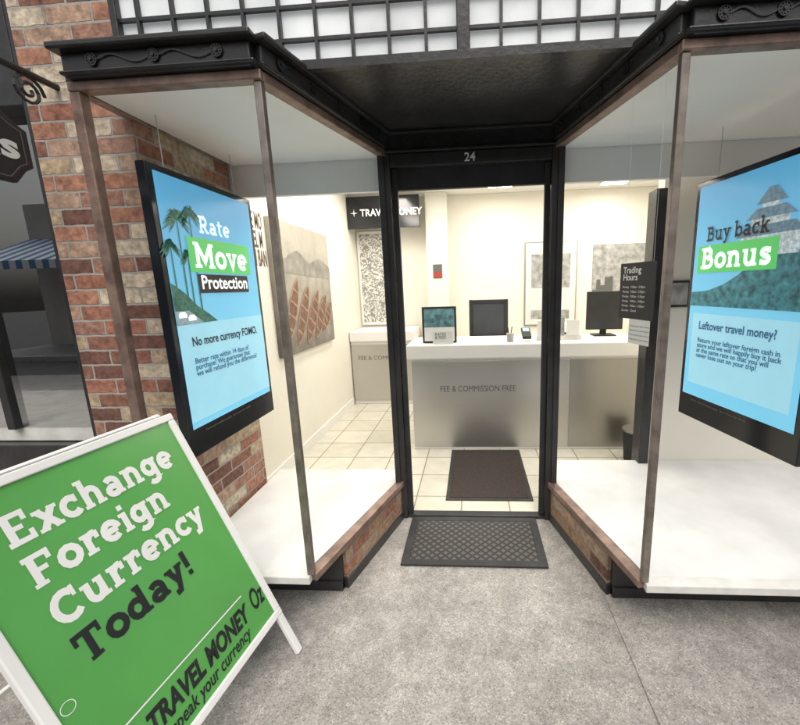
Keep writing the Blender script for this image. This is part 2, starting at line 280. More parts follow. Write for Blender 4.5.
# ---------------------------------------------------------------- slab-serif lettering
def arc(cx,cy,rx,ry,a0,a1,n=12):
    return [(cx+rx*math.cos(math.radians(a0+(a1-a0)*i/n)),cy+ry*math.sin(math.radians(a0+(a1-a0)*i/n))) for i in range(n+1)]
X=.54; CP=.74; AS=.78; S=.095
def sf(x,y,l=.14,r=.14): return (x-l,y,x+r,y+S)
GL={
'E':(.66,[[(.17,0),(.17,CP)]],[(.03,0,.60,.12),(.03,CP-.12,.58,CP),(.17,.32,.44,.43),(.49,0,.60,.24),(.47,CP-.24,.58,CP)]),
'F':(.62,[[(.17,0),(.17,CP)]],[sf(.17,0),(.03,CP-.12,.58,CP),(.17,.31,.44,.42),(.47,CP-.24,.58,CP)]),
'T':(.66,[[(.33,0),(.33,CP)]],[sf(.33,0),(.03,CP-.12,.63,CP),(.03,CP-.26,.12,CP),(.54,CP-.26,.63,CP)]),
'C':(.68,[arc(.36,.37,.27,.31,48,318)],[(.52,.48,.61,.74)]),
'M':(.90,[[(.16,0),(.16,CP)],[(.74,0),(.74,CP)],[(.16,.70),(.45,.2),(.74,.70)]],[sf(.16,0),sf(.74,0),sf(.14,CP-S,.12,.02),sf(.76,CP-S,.02,.12)]),
'B':(.68,[[(.17,0),(.17,CP)],[(.17,.68),(.36,.68)]+arc(.36,.54,.14,.14,90,-90,8)+[(.17,.40)],[(.17,.40),(.38,.40)]+arc(.38,.23,.18,.17,90,-90,8)+[(.17,.06)]],[sf(.12,0,.1,.05),sf(.12,CP-S,.1,.05)]),
'R':(.68,[[(.17,0),(.17,CP)],[(.17,.68),(.36,.68)]+arc(.36,.51,.16,.17,90,-90,8)+[(.17,.34)],[(.34,.34),(.54,.03)]],[sf(.17,0),sf(.12,CP-S,.1,.05),(.48,0,.66,S)]),
'x':(.58,[[(.12,.03),(.46,.51)],[(.46,.03),(.12,.51)]],[sf(.12,0,.11,.11),sf(.46,0,.11,.11),sf(.12,X-S,.11,.11),sf(.46,X-S,.11,.11)]),
'c':(.52,[arc(.29,.27,.2,.21,50,320)],[(.38,.34,.47,.54)]),
'h':(.66,[[(.16,0),(.16,AS)],arc(.32,.31,.155,.17,170,0)+[(.475,0)]],[sf(.16,0,.13,.12),sf(.49,0,.12,.13),sf(.12,AS-S,.1,.05)]),
'n':(.66,[[(.16,0),(.16,X)],arc(.32,.31,.155,.17,170,0)+[(.475,0)]],[sf(.16,0,.13,.12),sf(.49,0,.12,.13),sf(.12,X-S,.1,.05)]),
'a':(.58,[[(.12,.42)]+arc(.26,.33,.16,.15,120,0)+[(.42,.04)],arc(.25,.16,.15,.11,0,360)],[(.40,0,.54,S)]),
'g':(.60,[arc(.25,.29,.17,.19,0,360),[(.44,X),(.44,-.05)]+arc(.27,-.05,.17,.12,0,-150)],[(.42,X-S,.57,X)]),
'e':(.56,[[(.09,.27),(.44,.27)],arc(.28,.27,.2,.21,0,315)],[]),
'o':(.58,[arc(.29,.27,.2,.21,0,360)],[]),
'r':(.50,[[(.16,0),(.16,X)],arc(.34,.29,.17,.19,165,75)],[sf(.16,0,.13,.15),sf(.12,X-S,.1,.05),(.34,.32,.46,.52)]),
'i':(.32,[[(.16,0),(.16,X)]],[sf(.16,0,.13,.13),sf(.12,X-S,.1,.05),(.09,.62,.23,.76)]),
'u':(.66,[[(.15,X)]+arc(.30,.23,.15,.17,180,350)+[(.47,.25)],[(.47,X),(.47,0)]],[sf(.11,X-S,.1,.05),sf(.43,X-S,.1,.05),(.45,0,.61,S)]),
'y':(.58,[[(.13,.51),(.30,.08)],[(.46,.51),(.22,-.14),(.08,-.15)]],[sf(.13,X-S,.12,.12),sf(.46,X-S,.12,.12)]),
'v':(.56,[[(.12,.51),(.28,.05),(.44,.51)]],[sf(.12,X-S,.12,.12),sf(.44,X-S,.12,.12)]),
'd':(.62,[arc(.26,.27,.18,.2,0,360),[(.45,AS),(.45,0)]],[(.33,AS-S,.45,AS),(.45,0,.59,S)]),
'b':(.62,[arc(.34,.27,.18,.2,0,360),[(.15,AS),(.15,0)]],[(.02,AS-S,.15,AS)]),
's':(.48,[[(.38,.40)]+arc(.24,.385,.13,.095,40,270,8)+arc(.24,.165,.14,.10,90,-150,8)],[(.34,.36,.42,.53),(.06,.01,.14,.18)]),
't':(.42,[[(.18,.68),(.18,.18)]+arc(.29,.17,.11,.12,180,290,6)],[(.04,X-S,.38,X)]),
'k':(.64,[[(.16,0),(.16,AS)],[(.44,.51),(.2,.25)],[(.26,.32),(.48,.03)]],[sf(.16,0,.13,.12),sf(.48,0,.11,.12),sf(.12,AS-S,.1,.05),sf(.44,X-S,.1,.12)]),
'!':(.30,[[(.14,.24),(.14,CP)]],[(.07,0,.21,.14)]),' ':(.25,[],[])}
def slab(name,word,M,m,par,size,width=None,w=.135,z=.001):
    tot=sum(GL[c][0] for c in word)*size; k=(width/tot) if width else 1
    mb=MB(); x=0; i=0
    K=M@Matrix.Diagonal((size*k,size,1,1))
    for c in word:
        adv,st,ba=GL[c]
        for s_ in st:
            mb.stroke([(x+a,b) for a,b in s_],w,K,z+.00006*(i%23)); i+=1
        for (a,b,c2,d) in ba:
            zz=z+.00006*(i%23); i+=1
            mb.poly([(x+a,b,zz),(x+c2,b,zz),(x+c2,d,zz),(x+a,d,zz)],K)
        x+=adv
    return obj(name,mb,m,par)
# ---------------------------------------------------------------- key dimensions
YF=1.48; YD=2.344; XL=-.463; XR=.455; BL_=-.735; BR_=.700; ZS=.266; ZT=2.225; ZC=2.352; YG=1.69
AL=-1.41; AR=2.45
mb=MB().box((-60,-60,-.6),(60,60,-.13)); obj('ground',mb,'asphalt',kind='structure')
mb=MB().box((-14,-1.9,-.128),(0.612,YD+.02,0)); mb.box((.620,-1.9,-.128),(14,YD+.02,0)); mb.box((.612,-1.9,-.128),(.620,YD+.02,-.006)); obj('pavement',mb,'ground',kind='structure')
mb=MB().box((-14,-2.05,-.128),(14,-1.905,.002)); obj('kerb',mb,'kerb',kind='structure',bevel=.015)
mb=MB().box((-14,-9.5,-.128),(14,-5.6,0)); obj('opposite_pavement',mb,'ground',kind='structure')
mb=MB().box((-1.75,YD+.022,-.128),(3.2,5.7,.004)); obj('shop_floor',mb,'tile',kind='structure')
b=thing('shop_building',(0,3,0),'brick shop building rising above the glazed shopfront','building')
mb=MB().box((-14,1.76,3.12),(14,10,3.9)); obj('upper_wall',mb,'brick',b)
mb=MB().box((-1.95,5.52,.004),(3.3,5.7,2.7)); obj('rear_wall',mb,'cream',b)
mb=MB().box((-1.80,2.36,.004),(-1.60,5.52,2.7)); obj('side_wall',mb,'cream',b)
mb=MB().box((2.5,2.75,.004),(2.7,5.52,2.7)); obj('side_wall',mb,'cream',b)
mb=MB().box((-1.8,2.36,2.702),(2.7,5.6,2.80)); obj('ceiling',mb,'ceil',b)
mb=MB().box((1.20,2.66,.004),(2.7,2.75,2.7)); obj('partition_wall',mb,'cream',b)
mb=MB().box((-1.6,2.365,2.055),(-.5,2.40,2.70)); obj('bulkhead',mb,'white',b)
mb=MB().box((.5,2.365,2.055),(2.5,2.40,2.70)); obj('bulkhead',mb,'white',b)
mb=MB().box((-.495,2.37,2.055),(.495,2.40,2.70)); obj('door_header_panel',mb,'blackm',b)
mb=MB().box((-.60,5.30,.004),(-.32,5.52,2.70)); obj('pilaster',mb,'cream',b,bevel=.004)
mb=MB().box((2.72,1.9,0),(14,2.1,3.12)); obj('stall_riser',mb,'blackm',b)
mb=MB().box((-1.86,1.70,0),(-1.415,2.36,3.118)); p=obj('brick_pier',mb,'brick',label='weathered red and cream brick pier beside the bay window',cat='brick pier')
# ---------------------------------------------------------------- display bays
def rosette(mb,c,u,v,r):
    M=frame(c,u,v); k=10
    for i in range(k):
        t=2*math.pi*i/k; mb.poly([(0,0),(r*math.cos(t-.25)*.8,r*math.sin(t-.25)*.8),(r*math.cos(t),r*math.sin(t)),(r*math.cos(t+.25)*.8,r*math.sin(t+.25)*.8)],M,.006)
    mb.poly([(r*.35*math.cos(a*math.pi/4),r*.35*math.sin(a*math.pi/4)) for a in range(8)],M,.010)
    for i in range(16):
        a=2*math.pi*i/16; a2=2*math.pi*(i+1)/16
        mb.poly([(r*1.0*math.cos(a),r*1.0*math.sin(a)),(r*1.22*math.cos(a),r*1.22*math.sin(a)),(r*1.22*math.cos(a2),r*1.22*math.sin(a2)),(r*1.0*math.cos(a2),r*1.0*math.sin(a2))],M,.006)
def scroll(mb,c,u,v,l,sg=1):
    M=frame(c,u,v)
    mb.stroke([(l*t,.013*math.sin(t*6.283)) for t in [i/12 for i in range(13)]],.006,M,.005)
def orn(mb,P,Q,z,u,off,k,r=.017):
    P=Vector((P[0],P[1],z)); Q=Vector((Q[0],Q[1],z)); u=Vector(u).normalized(); sp=(Q-P).length/k
    n=u.cross(Vector((0,0,1)))
    sgn=1 if (Q-P).dot(u)>0 else -1
    for i in range(k):
        c=P.lerp(Q,(i+.5)/k)+n*off; rosette(mb,c,u,(0,0,1),r)
        if i<k-1: scroll(mb,(c if sgn>0 else P.lerp(Q,(i+1.5)/k)+n*off)+u*r*1.15,u,(0,0,1),sp-2.3*r)
def bay(side):
    left=side<0
    A=(AL,YF) if left else (AR,YF); B=(BL_,YF) if left else (BR_,YF); D=(XL-.02,YD) if left else (XR+.02,YD)
    th=thing('display_window_bay',((A[0]+B[0])/2,1.9,0),'glazed bay window with bronze frame over low brick plinth' if left else 'wide glazed bay window with bronze frame and white sill','shop window',group='bay windows flanking the doorway')
    sx=-1 if left else 1
    mb=MB()
    lo,hi=(A,B) if left else (B,A)
    mb.seg(lo,hi,ZT-.002,ZT+.030,.045,ext=.02)
    mb.seg(B,D,ZT-.003,ZT+.029,.045)
    if left: mb.box((AL-.02,YF-.02,ZS-.02),(AL+.02,YF+.02,ZT-.002)); mb.box((AL-.018,YF+.018,ZT-.0025),(AL+.018,1.70,ZT+.028)); mb.box((AL-.018,YF+.018,ZS-.02),(AL+.018,1.70,ZS+.01))
    obj('frame',mb,'bronze',th,bevel=.004)
    mb=MB(); mb.seg(B,D,ZS-.035,ZS,.05); obj('side_sill',mb,'bronze',th,bevel=.004)
    mb=MB().box((B[0]-.014,B[1]-.014,ZS),(B[0]+.014,B[1]+.014,ZT-.004)); obj('corner_post',mb,'post',th,bevel=.003)
    mb=MB().seg(lo,hi,ZS-.038,ZS-.001,.055); obj('sill',mb,'whitesill',th,bevel=.004)
    z0,z1=ZS-.0,ZT
    if left:
        mb=MB(); mb.poly([(AL,YF,z0),(AL,1.70,z0),(AL,1.70,z1),(AL,YF,z1)]); obj('glass_pane',mb,'sideglass',th)
    yb=2.50 if left else 2.655
    if left: pl=[(-1.385,YF+.03),(B[0]-.03,YF+.03),(D[0]-.03,YD),(D[0]-.03,yb),(-1.385,yb)]
    else: pl=[(2.44,YF+.03),(B[0]+.03,YF+.03),(D[0]+.03,YD),(D[0]+.03,yb),(2.44,yb)]
    mb=MB(); mb.poly(pl,Matrix.Translation((0,0,ZS-.045)),.038); obj('display_platform',mb,'plat',th,bevel=.003)
    pc=[(q[0],q[1] if q[1]<2.4 else 2.362) for q in pl]
    mb=MB(); mb.poly(pc,Matrix.Translation((0,0,ZT+.004)),.02); obj('ceiling_panel',mb,'white',th)
    mb=MB().box((min(pl[3][0],pl[4][0]),yb-.025,.006),(max(pl[3][0],pl[4][0]),yb-.002,ZS-.047)); obj('riser',mb,'white',th)
    dB=Vector((D[0]-B[0],D[1]-B[1])); 
    P0=(B[0]+dB.x*.27+.012*sx,B[1]+dB.y*.27)
    P1=(D[0]+.012*sx,D[1])
    mb=MB().seg(P0,P1,.055,ZS-.037,.04); 
    obj('brick_plinth',mb,'brick2',th)
    mb=MB().seg(P0,P1,.0,.055,.055,ext=.01)
    mb.seg((P0[0],P0[1]-.002),(A[0],P0[1]-.002),0,.19,.05); mb.seg((P0[0]-.0,P0[1]-.006),(A[0],P0[1]-.006),0,.055,.06)
    obj('black_base',mb,'black',th,bevel=.003)
    mb=MB(); mb.poly([(A[0],YF+.03),(B[0],YF+.03),(P0[0],P0[1]),(A[0],P0[1])],Matrix.Translation((0,0,ZS-.075)),.028); obj('underside',mb,'blackm',th)
    mb=MB()
    O=.012; xl=.005 if left else 0
    mb.seg((A[0]-xl,YF-O),(B[0],YF-O),ZT+.032,ZC-.02,.06)
    mb.seg((B[0],B[1]-O),(D[0],D[1]),ZT+.032,ZC-.022,.06)
    mb.seg((A[0]-xl-.02*(1 if left else 0),YF-.025),(B[0]-.02*sx,YF-.025),ZC-.02,ZC+.002,.10)
    mb.seg((B[0]-.015*sx,B[1]-.035),(D[0]-.01*sx,D[1]),ZC-.021,ZC+.0,.09)
    mb.seg((A[0]-xl,YF-.045),(B[0]-.02*sx,YF-.045),ZT+.034,ZT+.046,.03)
    mb.seg((B[0]-.025*sx,B[1]-.03),(D[0]-.02*sx,D[1]),ZT+.034,ZT+.046,.03)
    if left: mb.box((A[0]-.035,YF-.01,ZT+.032),(A[0]+.01,1.70,ZC-.021))
    obj('cornice',mb,'black',th,bevel=.006)
    mb=MB(); zc=(ZT+ZC)/2+.016
    L=abs(A[0]-B[0]); k=int(L/.17)
    orn(mb,(min(A[0],B[0]),YF-O),(max(A[0],B[0]),YF-O),zc,(1,0,0),.031,k); obj('ornament',mb,'black',th)
    d=Vector((D[0]-B[0],D[1]-B[1],0)).normalized(); u=d if left else -d
    mb=MB(); orn(mb,(B[0],B[1]-.012),D,zc,u,.031,5)
    obj('ornament',mb,'black',th)
    mb=MB(); mb.poly([(A[0],YF),(B[0],YF),(D[0],YD),(D[0],YD+.02),(A[0],YD+.02)],Matrix.Translation((0,0,ZC-.05)),.028); obj('roof',mb,'blackm',th)
    return th
bay(-1); bay(1)
# ---------------------------------------------------------------- doorway
d=thing('shop_doorway',(0,YD,0),'black framed shop entrance recessed between the bay windows','door')
mb=MB(); 
for x0,x1 in ((XL-.055,XL+.012),(XR-.012,XR+.055)): mb.box((x0,YD-.03,0),(x1,YD+.045,2.235))
for x0,x1 in ((XL-.055,XL-.02),(XR+.02,XR+.055)): mb.box((x0,YD-.042,0),(x1,YD-.031,2.235))
mb.box((XL+.013,YD-.028,2.165),(XR-.013,YD+.04,2.233)); mb.box((XL+.013,YD-.02,.002),(XR-.013,YD+.04,.020)); obj('door_frame',mb,'black',d,bevel=.004)
for x0,x1 in ((XL+.014,XL+.045),(XR-.045,XR-.014)):
    mb=MB(); mb.box((x0,YD,.021),(x1,YD+.03,2.163)); obj('door_stile',mb,'blackm',d,bevel=.003)
mb=MB().box((XL-.055,YD-.02,2.237),(XR+.055,YD+.03,2.346)); mb.box((XL-.05,YD-.04,2.237),(XR+.05,YD-.021,2.252)); mb.box((XL-.05,YD-.045,2.33),(XR+.05,YD-.021,2.346)); obj('fascia',mb,'black',d,bevel=.004)
mb=MB(); orn(mb,(XL,YD-.02),(XR,YD-.02),2.292,(1,0,0),.0005,6); obj('ornament',mb,'black',d)
text('street_number','24',.062,frame((-.035,YD-.029,2.178),(1,0,0),(0,0,1)),'signwhite',d,offset=.001,extr=.001)
mb=MB(); mb.poly([(BL_+.02,YG-.02),(BR_-.02,YG-.02),(XR+.03,YD+.02),(XL-.03,YD+.02)],Matrix.Translation((0,0,2.348)),.02)
mb.box((-.66,YG-.05,2.334),(.63,YG-.021,2.366)); obj('entrance_soffit',mb,'black',label='black painted soffit over the recessed shop entrance',cat='soffit')
t=thing('transom_window',(0,YG,2.37),'black grid transom window with small frosted white panes','window')
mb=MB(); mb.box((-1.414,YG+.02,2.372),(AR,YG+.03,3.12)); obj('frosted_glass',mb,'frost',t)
mb=MB(); x=-.02-.143*9
while x<AR:
    if abs(x+.02)>.02: mb.box((x-.006,YG,2.372),(x+.006,YG+.018,3.12))
    x+=.143
z=2.465; 
zz=[]
while z<3.1: zz.append(z); z+=.112
for z in zz: mb.box((-1.40,YG+.001,z-.006),(AR,YG+.016,z+.006))
obj('glazing_bar',mb,'black',t)
mb=MB().box((-.045,YG-.03,2.364),(.005,YG+.019,3.12)); mb.box((-1.41,YG-.02,2.352),(AR,YG+.035,2.378)); mb.box((-1.414,YG-.01,2.38),(-1.385,YG+.019,3.12)); obj('frame',mb,'black',t,bevel=.004)
# ---------------------------------------------------------------- neighbour shopfront
n=thing('neighbour_shopfront',(-3,1.95,0),'dark neighbouring shop window with pale sill and black frame','shopfront')
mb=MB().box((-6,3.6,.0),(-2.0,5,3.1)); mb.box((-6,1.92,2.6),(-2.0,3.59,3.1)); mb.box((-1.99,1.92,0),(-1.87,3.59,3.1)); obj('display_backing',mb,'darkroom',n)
mb=MB().box((-6,1.90,.72),(-2.0,3.3,.80)); obj('sill',mb,'whitesill',n,bevel=.006)
mb=MB().box((-1.99,1.80,0),(-1.865,1.9,3.12)); mb.box((-6,1.80,2.35),(-1.99,1.9,3.12)); mb.box((-2.55,1.86,.80),(-2.50,1.9,2.35)); mb.box((-6,1.84,.0),(-2.0,1.9,.718)); obj('frame',mb,'black',n,bevel=.005)
mb=MB(); mb.poly([(-6,1.895,.8),(-1.99,1.895,.8),(-1.99,1.895,2.35),(-6,1.895,2.35)]); obj('glass_pane',mb,'glass',n)
h=thing('hanging_sign',(-1.74,1.2,2.2),'black shaped hanging sign with white gothic lettering on iron bracket','sign')
Mh=frame((-1.72,.86,1.93),(0,1,0),(0,0,1))
def signshape():
    p=[(0,.05),(.05,0),(.60,0),(.64,.05),(.67,.07),(.67,.20),(.63,.22),(.58,.26)]
    p+=[(.32+.26*math.cos(math.radians(a)),.26+.05*math.sin(math.radians(a))) for a in range(10,171,20)]
    p+=[(.05,.26),(0,.20)]
    return p
mb=MB(); mb.poly(signshape(),Mh,.02); obj('sign_board',mb,'black',h,bevel=.003)
mb=MB(); sp=[(.33+(x-.33)*.93,.14+(y-.14)*.86) for x,y in signshape()]; mb.stroke(sp+[sp[0]],.005,Mh,.0215); obj('border',mb,'greyink',h)
text('lettering','Legends',.12,frame((-1.72,.95,2.02),(0,1,0),(0,0,1)),'signwhite',h,offset=.004,z=.0225,width=.53)
mb=MB().cyl((-1.71,.5,2.36),(-1.71,1.80,2.36),.013); mb.tube([(-1.71,.55,2.36),(-1.71,1.05,2.52),(-1.71,1.79,2.72)],.008)
pts=[]
for i in range(26):
    a=i/25*4.2*math.pi; r=.06*(1-i/30); pts.append((-1.71,1.58+r*math.cos(a)*1.0,2.295+r*math.sin(a)))
mb.tube(pts,.006,6)
for y in (1.0,1.4): mb.cyl((-1.71,y,2.18),(-1.71,y,2.36),.006)
obj('bracket',mb,'black',h)
# ---------------------------------------------------------------- screens
def screen(left):
    W,H=.73,1.25
    if left: Mx=frame((-1.262,1.555,.77),(0,1,0),(0,0,1)); lab='portrait screen with palm trees and move protection advert'
    else: Mx=frame((1.19,2.27,.745),(.10,-.73,0),(0,0,1)); lab='portrait screen with buy back bonus advert and pale tower'
    t=thing('digital_display_screen',Mx@Vector((W/2,-.0,0)),lab,'display screen',group='advert screens in the bay windows')
    mb=MB().box((0,0,-.045),(W,H,-.002),Mx); obj('casing',mb,'scr_black',t,bevel=.004)
    for xx in (.12,W-.12):
        mb=MB().cyl(Mx@Vector((xx,H-.01,-.02)),Mx@Vector((xx,ZT-Mx.translation.z,-.02)),.002,6); obj('cable',mb,'steel',t)
    e=.028
    def R(nm,x0,y0,x1,y1,m,z):
        mb=MB(); mb.poly([(x0,y0,z),(x1,y0,z),(x1,y1,z),(x0,y1,z)],Mx); return obj(nm,mb,m,t)
    R('picture_area',e,.13,W-e,H-e,'scr_sky',.000)
    R('caption_panel',e,.16,W-e,.60,'scr_panel',.001) if left else R('caption_panel',.06,.20,W-.06,.58,'scr_panel',.001)
    if not left: R('lower_band',e,.13,W-e,.62,'scr_sky',.0005)
    if left:
        mb=MB()
        for px,py,s in ((.12,1.05,.9),(.20,1.08,.75),(.06,.93,.6),(.155,.90,.5)):
            mb.poly([(px-.006,.62,.002),(px+.006,.62,.002),(px+.004,py,.002),(px-.003,py,.002)],Mx)
            for a in range(-30,231,18):
                l=.10*s*(.8+.4*random.random()); ca=math.cos(math.radians(a)); sa=math.sin(math.radians(a))
                mb.poly([(px,py,.0022),(px+ca*l*.5-sa*.010,py+sa*l*.5+ca*.010,.0022),(px+ca*l,py+sa*l*.7-.03,.0022),(px+ca*l*.5+sa*.006,py+sa*l*.5-ca*.008,.0022)],Mx)
        mb.poly([(e,.60,.0021),(.30,.60,.0021),(.24,.64,.0021),(.17,.68,.0021),(.10,.74,.0021),(e,.78,.0021)],Mx)
        obj('palm_picture',mb,'scr_leaf',t)
        mb=MB(); mb.poly([(e,.601,.0026),(.2,.601,.0026),(.11,.66,.0026),(e,.66,.0026)],Mx); obj('road_picture',mb,'scr_road',t)
        for cx,cy in ((.07,.63),(.125,.615)):
            mb=MB(); mb.poly([(cx-.025,cy,.0029),(cx+.025,cy,.0029),(cx+.025,cy+.014,.0029),(cx+.014,cy+.026,.0029),(cx-.014,cy+.026,.0029),(cx-.025,cy+.014,.0029)],Mx); obj('car_picture',mb,'scr_white',t)
        R('headline_box',.16,.83,.64,.985,'scr_green',.0035); R('headline_box',.20,.735,.60,.822,'scr_black',.0035)
        slab('lettering','Rate',Mx@Matrix.Translation((.25,1.01,.004)),'scr_white',t,.105,w=.12)
        slab('lettering','Move',Mx@Matrix.Translation((.19,.85,.004)),'scr_white',t,.155,width=.42,w=.15)
        text('lettering','Protection',.088,Mx@Matrix.Translation((.215,.755,.0)),'scr_white',t,offset=.002,z=.0045,width=.37)
        text('lettering','No more currency FOMO.',.058,Mx@Matrix.Translation((.10,.50,0)),'ink',t,offset=.0012,z=.003,width=.53)
        text('lettering','Better rate within 14 days of\npurchase? We guarantee that\nwe will refund you the difference!',.036,Mx@Matrix.Translation((.10,.42,0)),'scr_navy',t,offset=.0006,z=.003,width=.50)
        text('lettering','Terms and conditions apply. See in store for details.',.018,Mx@Matrix.Translation((.10,.10,0)),'greyink',t,z=.003)
    else:
        mb=MB(); mb.poly([(e,.62,.002),(W-e,.62,.002),(W-e,.84,.002),(.66,.865,.002),(.62,.86,.002),(.56,.885,.002),(.5,.875,.002),(.44,.85,.002),(.40,.82,.002),(.33,.77,.002),(.25,.73,.002),(.15,.70,.002),(e,.69,.002)],Mx); obj('hillside_picture',mb,'scr_hill',t)
        mb=MB()
        for x0,x1,y0,y1 in ((.32,.62,.85,.95),(.37,.57,.95,1.02),(.42,.52,1.02,1.08)): mb.poly([(x0,y0,.0025),(x1,y0,.0025),(x1-.01,y1,.0025),(x0+.01,y1,.0025)],Mx)
        obj('tower_picture',mb,'scr_castle',t)
        mb=MB()
        for x0,x1,y0,y1 in ((.295,.645,.945,.98),(.345,.595,1.015,1.05),(.395,.545,1.075,1.13)): mb.poly([(x0,y0-.008,.0028),(x1,y0-.008,.0028),(x1-.055,y1,.0028),(x0+.055,y1,.0028)],Mx)
        obj('tower_roof_picture',mb,'scr_roof',t)
        R('headline_box',.06,.79,.53,.925,'scr_green',.0035)
        slab('lettering','Buy back',Mx@Matrix.Translation((.11,.945,.0035)),'ink',t,.095,width=.37,w=.12)
        slab('lettering','Bonus',Mx@Matrix.Translation((.085,.81,.004)),'scr_white',t,.14,width=.42,w=.15)
        text('lettering','Leftover travel money?',.058,Mx@Matrix.Translation((.11,.50,0)),'scr_navy',t,offset=.0012,z=.003,width=.46)
        text('lettering','Return your leftover foreign cash in\nstore and we will happily buy it back\nat the same rate so that you will\nnever lose out on your trip!',.034,Mx@Matrix.Translation((.11,.43,0)),'scr_navy',t,offset=.0006,z=.003,width=.50)
        text('lettering','Terms and conditions apply. See in store for details.',.018,Mx@Matrix.Translation((.10,.10,0)),'greyink',t,z=.003)
screen(True); screen(False)
# ---------------------------------------------------------------- mats
t=thing('outdoor_door_mat',(-.02,2.1,0),'black rubber grid door mat on the pavement at the doorway','door mat')
mb=MB()
x0,x1,y0,y1=-.42,.385,1.867,2.32; w=.045
mb.box((x0,y0,.0005),(x1,y0+w,.014)); mb.box((x0,y1-w,.0005),(x1,y1,.014)); mb.box((x0,y0+w,.0005),(x0+w,y1-w,.0138)); mb.box((x1-w,y0+w,.0005),(x1,y1-w,.0138)); obj('border',mb,'rubberedge',t,bevel=.003)
mb=MB().box((x0+w+.001,y0+w+.001,.0005),(x1-w-.001,y1-w-.001,.011)); obj('grid',mb,'rubber',t)
t=thing('indoor_door_mat',(.1,3,0),'dark brown ribbed carpet mat on cream tiles inside','door mat')
x0,x1,y0,y1=-.215,.405,2.53,3.40
mb=MB().box((x0+.03,y0+.03,.005),(x1-.03,y1-.03,.015)); obj('pile',mb,'carpet',t)
mb=MB(); w=.029; mb.box((x0,y0,.005),(x1,y0+w,.012)); mb.box((x0,y1-w,.005),(x1,y1,.012)); mb.box((x0,y0+w,.005),(x0+w,y1-w,.0118)); mb.box((x1-w,y0+w,.005),(x1,y1-w,.0118)); obj('border',mb,'rubberedge',t,bevel=.002)
# ---------------------------------------------------------------- A-frame
A=thing('a_frame_sign',(-1,1.05,0),'green and white folding pavement sign advertising foreign currency exchange','sandwich board')
Bo=Vector((-.905,.665,.175)); U=Vector((.075,.68,0)).normalized(); V0=Vector((-.39,0,.87)); V0=(V0-U*V0.dot(U)).normalized()
Mb=frame(Bo,U,V0); W,H=.70,.945
mb=MB()
fw=.028
mb.box((0,0,-.012),(W,fw,.012),Mb); mb.box((0,H-fw,-.012),(W,H,.012),Mb); mb.box((0,fw,-.0118),(fw,H-fw,.0118),Mb); mb.box((W-fw,fw,-.0118),(W,H-fw,.0118),Mb)
for x in (0.0005,W-.0305): mb.box((x,-.185,-.010),(x+.03,0.0,.010),Mb)
obj('front_frame',mb,'signwhite',A,bevel=.004)
mb=MB().box((fw,fw,-.006),(W-fw,H-fw,.004),Mb); obj('board',mb,'green',A)
V1=Vector((.36,0,.93)); top=Mb@Vector((0,H,-.03)); Mr=frame(top-Vector((.36,0,.93)).normalized()*1.14,U,V1)
mb=MB(); HR=1.14
for x in (0,W-.03): mb.box((x,0,-.030),(x+.03,HR,-.012),Mr)
mb.box((.03,.20,-.028),(W-.03,.23,-.014),Mr); mb.box((.03,HR-.03,-.028),(W-.03,HR,-.014),Mr); obj('rear_frame',mb,'signwhite',A,bevel=.004)
for x in (.012,W-.012):
    a=Mb@Vector((x,.25,-.02)); b_=Mr@Vector((x,.43,-.012)); mb=MB(); mb.cyl(a,b_,.006); obj('strut',mb,'steel',A)
def T(u,v): return Mb@Matrix.Translation((u*W,(1-v)*H,.004))
slab('lettering','Exchange',T(.165,.200),'signwhite',A,.120,width=.715*W,w=.165)
slab('lettering','Foreign',T(.165,.330),'signwhite',A,.120,width=.59*W,w=.165)
slab('lettering','Currency',T(.165,.460),'signwhite',A,.120,width=.71*W,w=.165)
slab('lettering','Today!',T(.165,.590),'ink',A,.120,width=.53*W,w=.155)
text('lettering','TRAVEL MONEY',.085,T(.22,.895),'ink',A,offset=.0035,shear=.3,z=.0015,width=.60*W)
text('lettering','Oz',.11,T(.85,.893),'ink',A,offset=.002,shear=.35,z=.0015,width=.10*W)
text('lettering','speak your currency',.058,T(.28,.950),'ink',A,offset=.0008,shear=.35,z=.0015,width=.50*W)
mb=MB(); mb.stroke([(.17*W,.20*H),(.83*W,.20*H)],.005,Mb,.0055); obj('rule_line',mb,'signwhite',A)
mb=MB(); mb.stroke([(.075*W+.016*math.cos(i*math.pi/12),.36*H+.016*math.sin(i*math.pi/12)) for i in range(25)],.002,Mb,.0055); obj('ring_mark',mb,'signwhite',A)
# ---------------------------------------------------------------- interior
c=thing('reception_counter',(.4,3.7,0),'white topped service counter with brushed steel front panel','counter')
YC=3.424
mb=MB().box((-.60,YC-.03,.87),(1.50,YC+.55,1.0)); obj('countertop',mb,'white',c,bevel=.012)
mb=MB().box((-.57,YC+.01,.005),(1.47,YC+.5,.868)); obj('carcass',mb,'white',c)
mb=MB().box((-.565,YC-.002,.03),(.84,YC+.009,.845)); obj('kick_panel',mb,'steel',c,bevel=.002)
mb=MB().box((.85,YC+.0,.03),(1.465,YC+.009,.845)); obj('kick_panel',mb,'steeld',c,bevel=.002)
text('lettering','FEE & COMMISSION FREE',.078,frame((-.31,YC-.003,.565),(1,0,0),(0,0,1)),'greyink',c,width=.68,z=.001)
c=thing('side_counter',(-1.25,5,0),'low white side counter with steel front by rear wall','counter')
mb=MB().box((-1.59,4.88,.84),(-.75,5.48,.97)); obj('countertop',mb,'white',c,bevel=.01)
mb=MB().box((-1.585,4.91,.005),(-.78,5.45,.838)); obj('carcass',mb,'white',c)
mb=MB().box((-1.58,4.90,.05),(-.79,4.909,.80)); obj('kick_panel',mb,'steel',c)
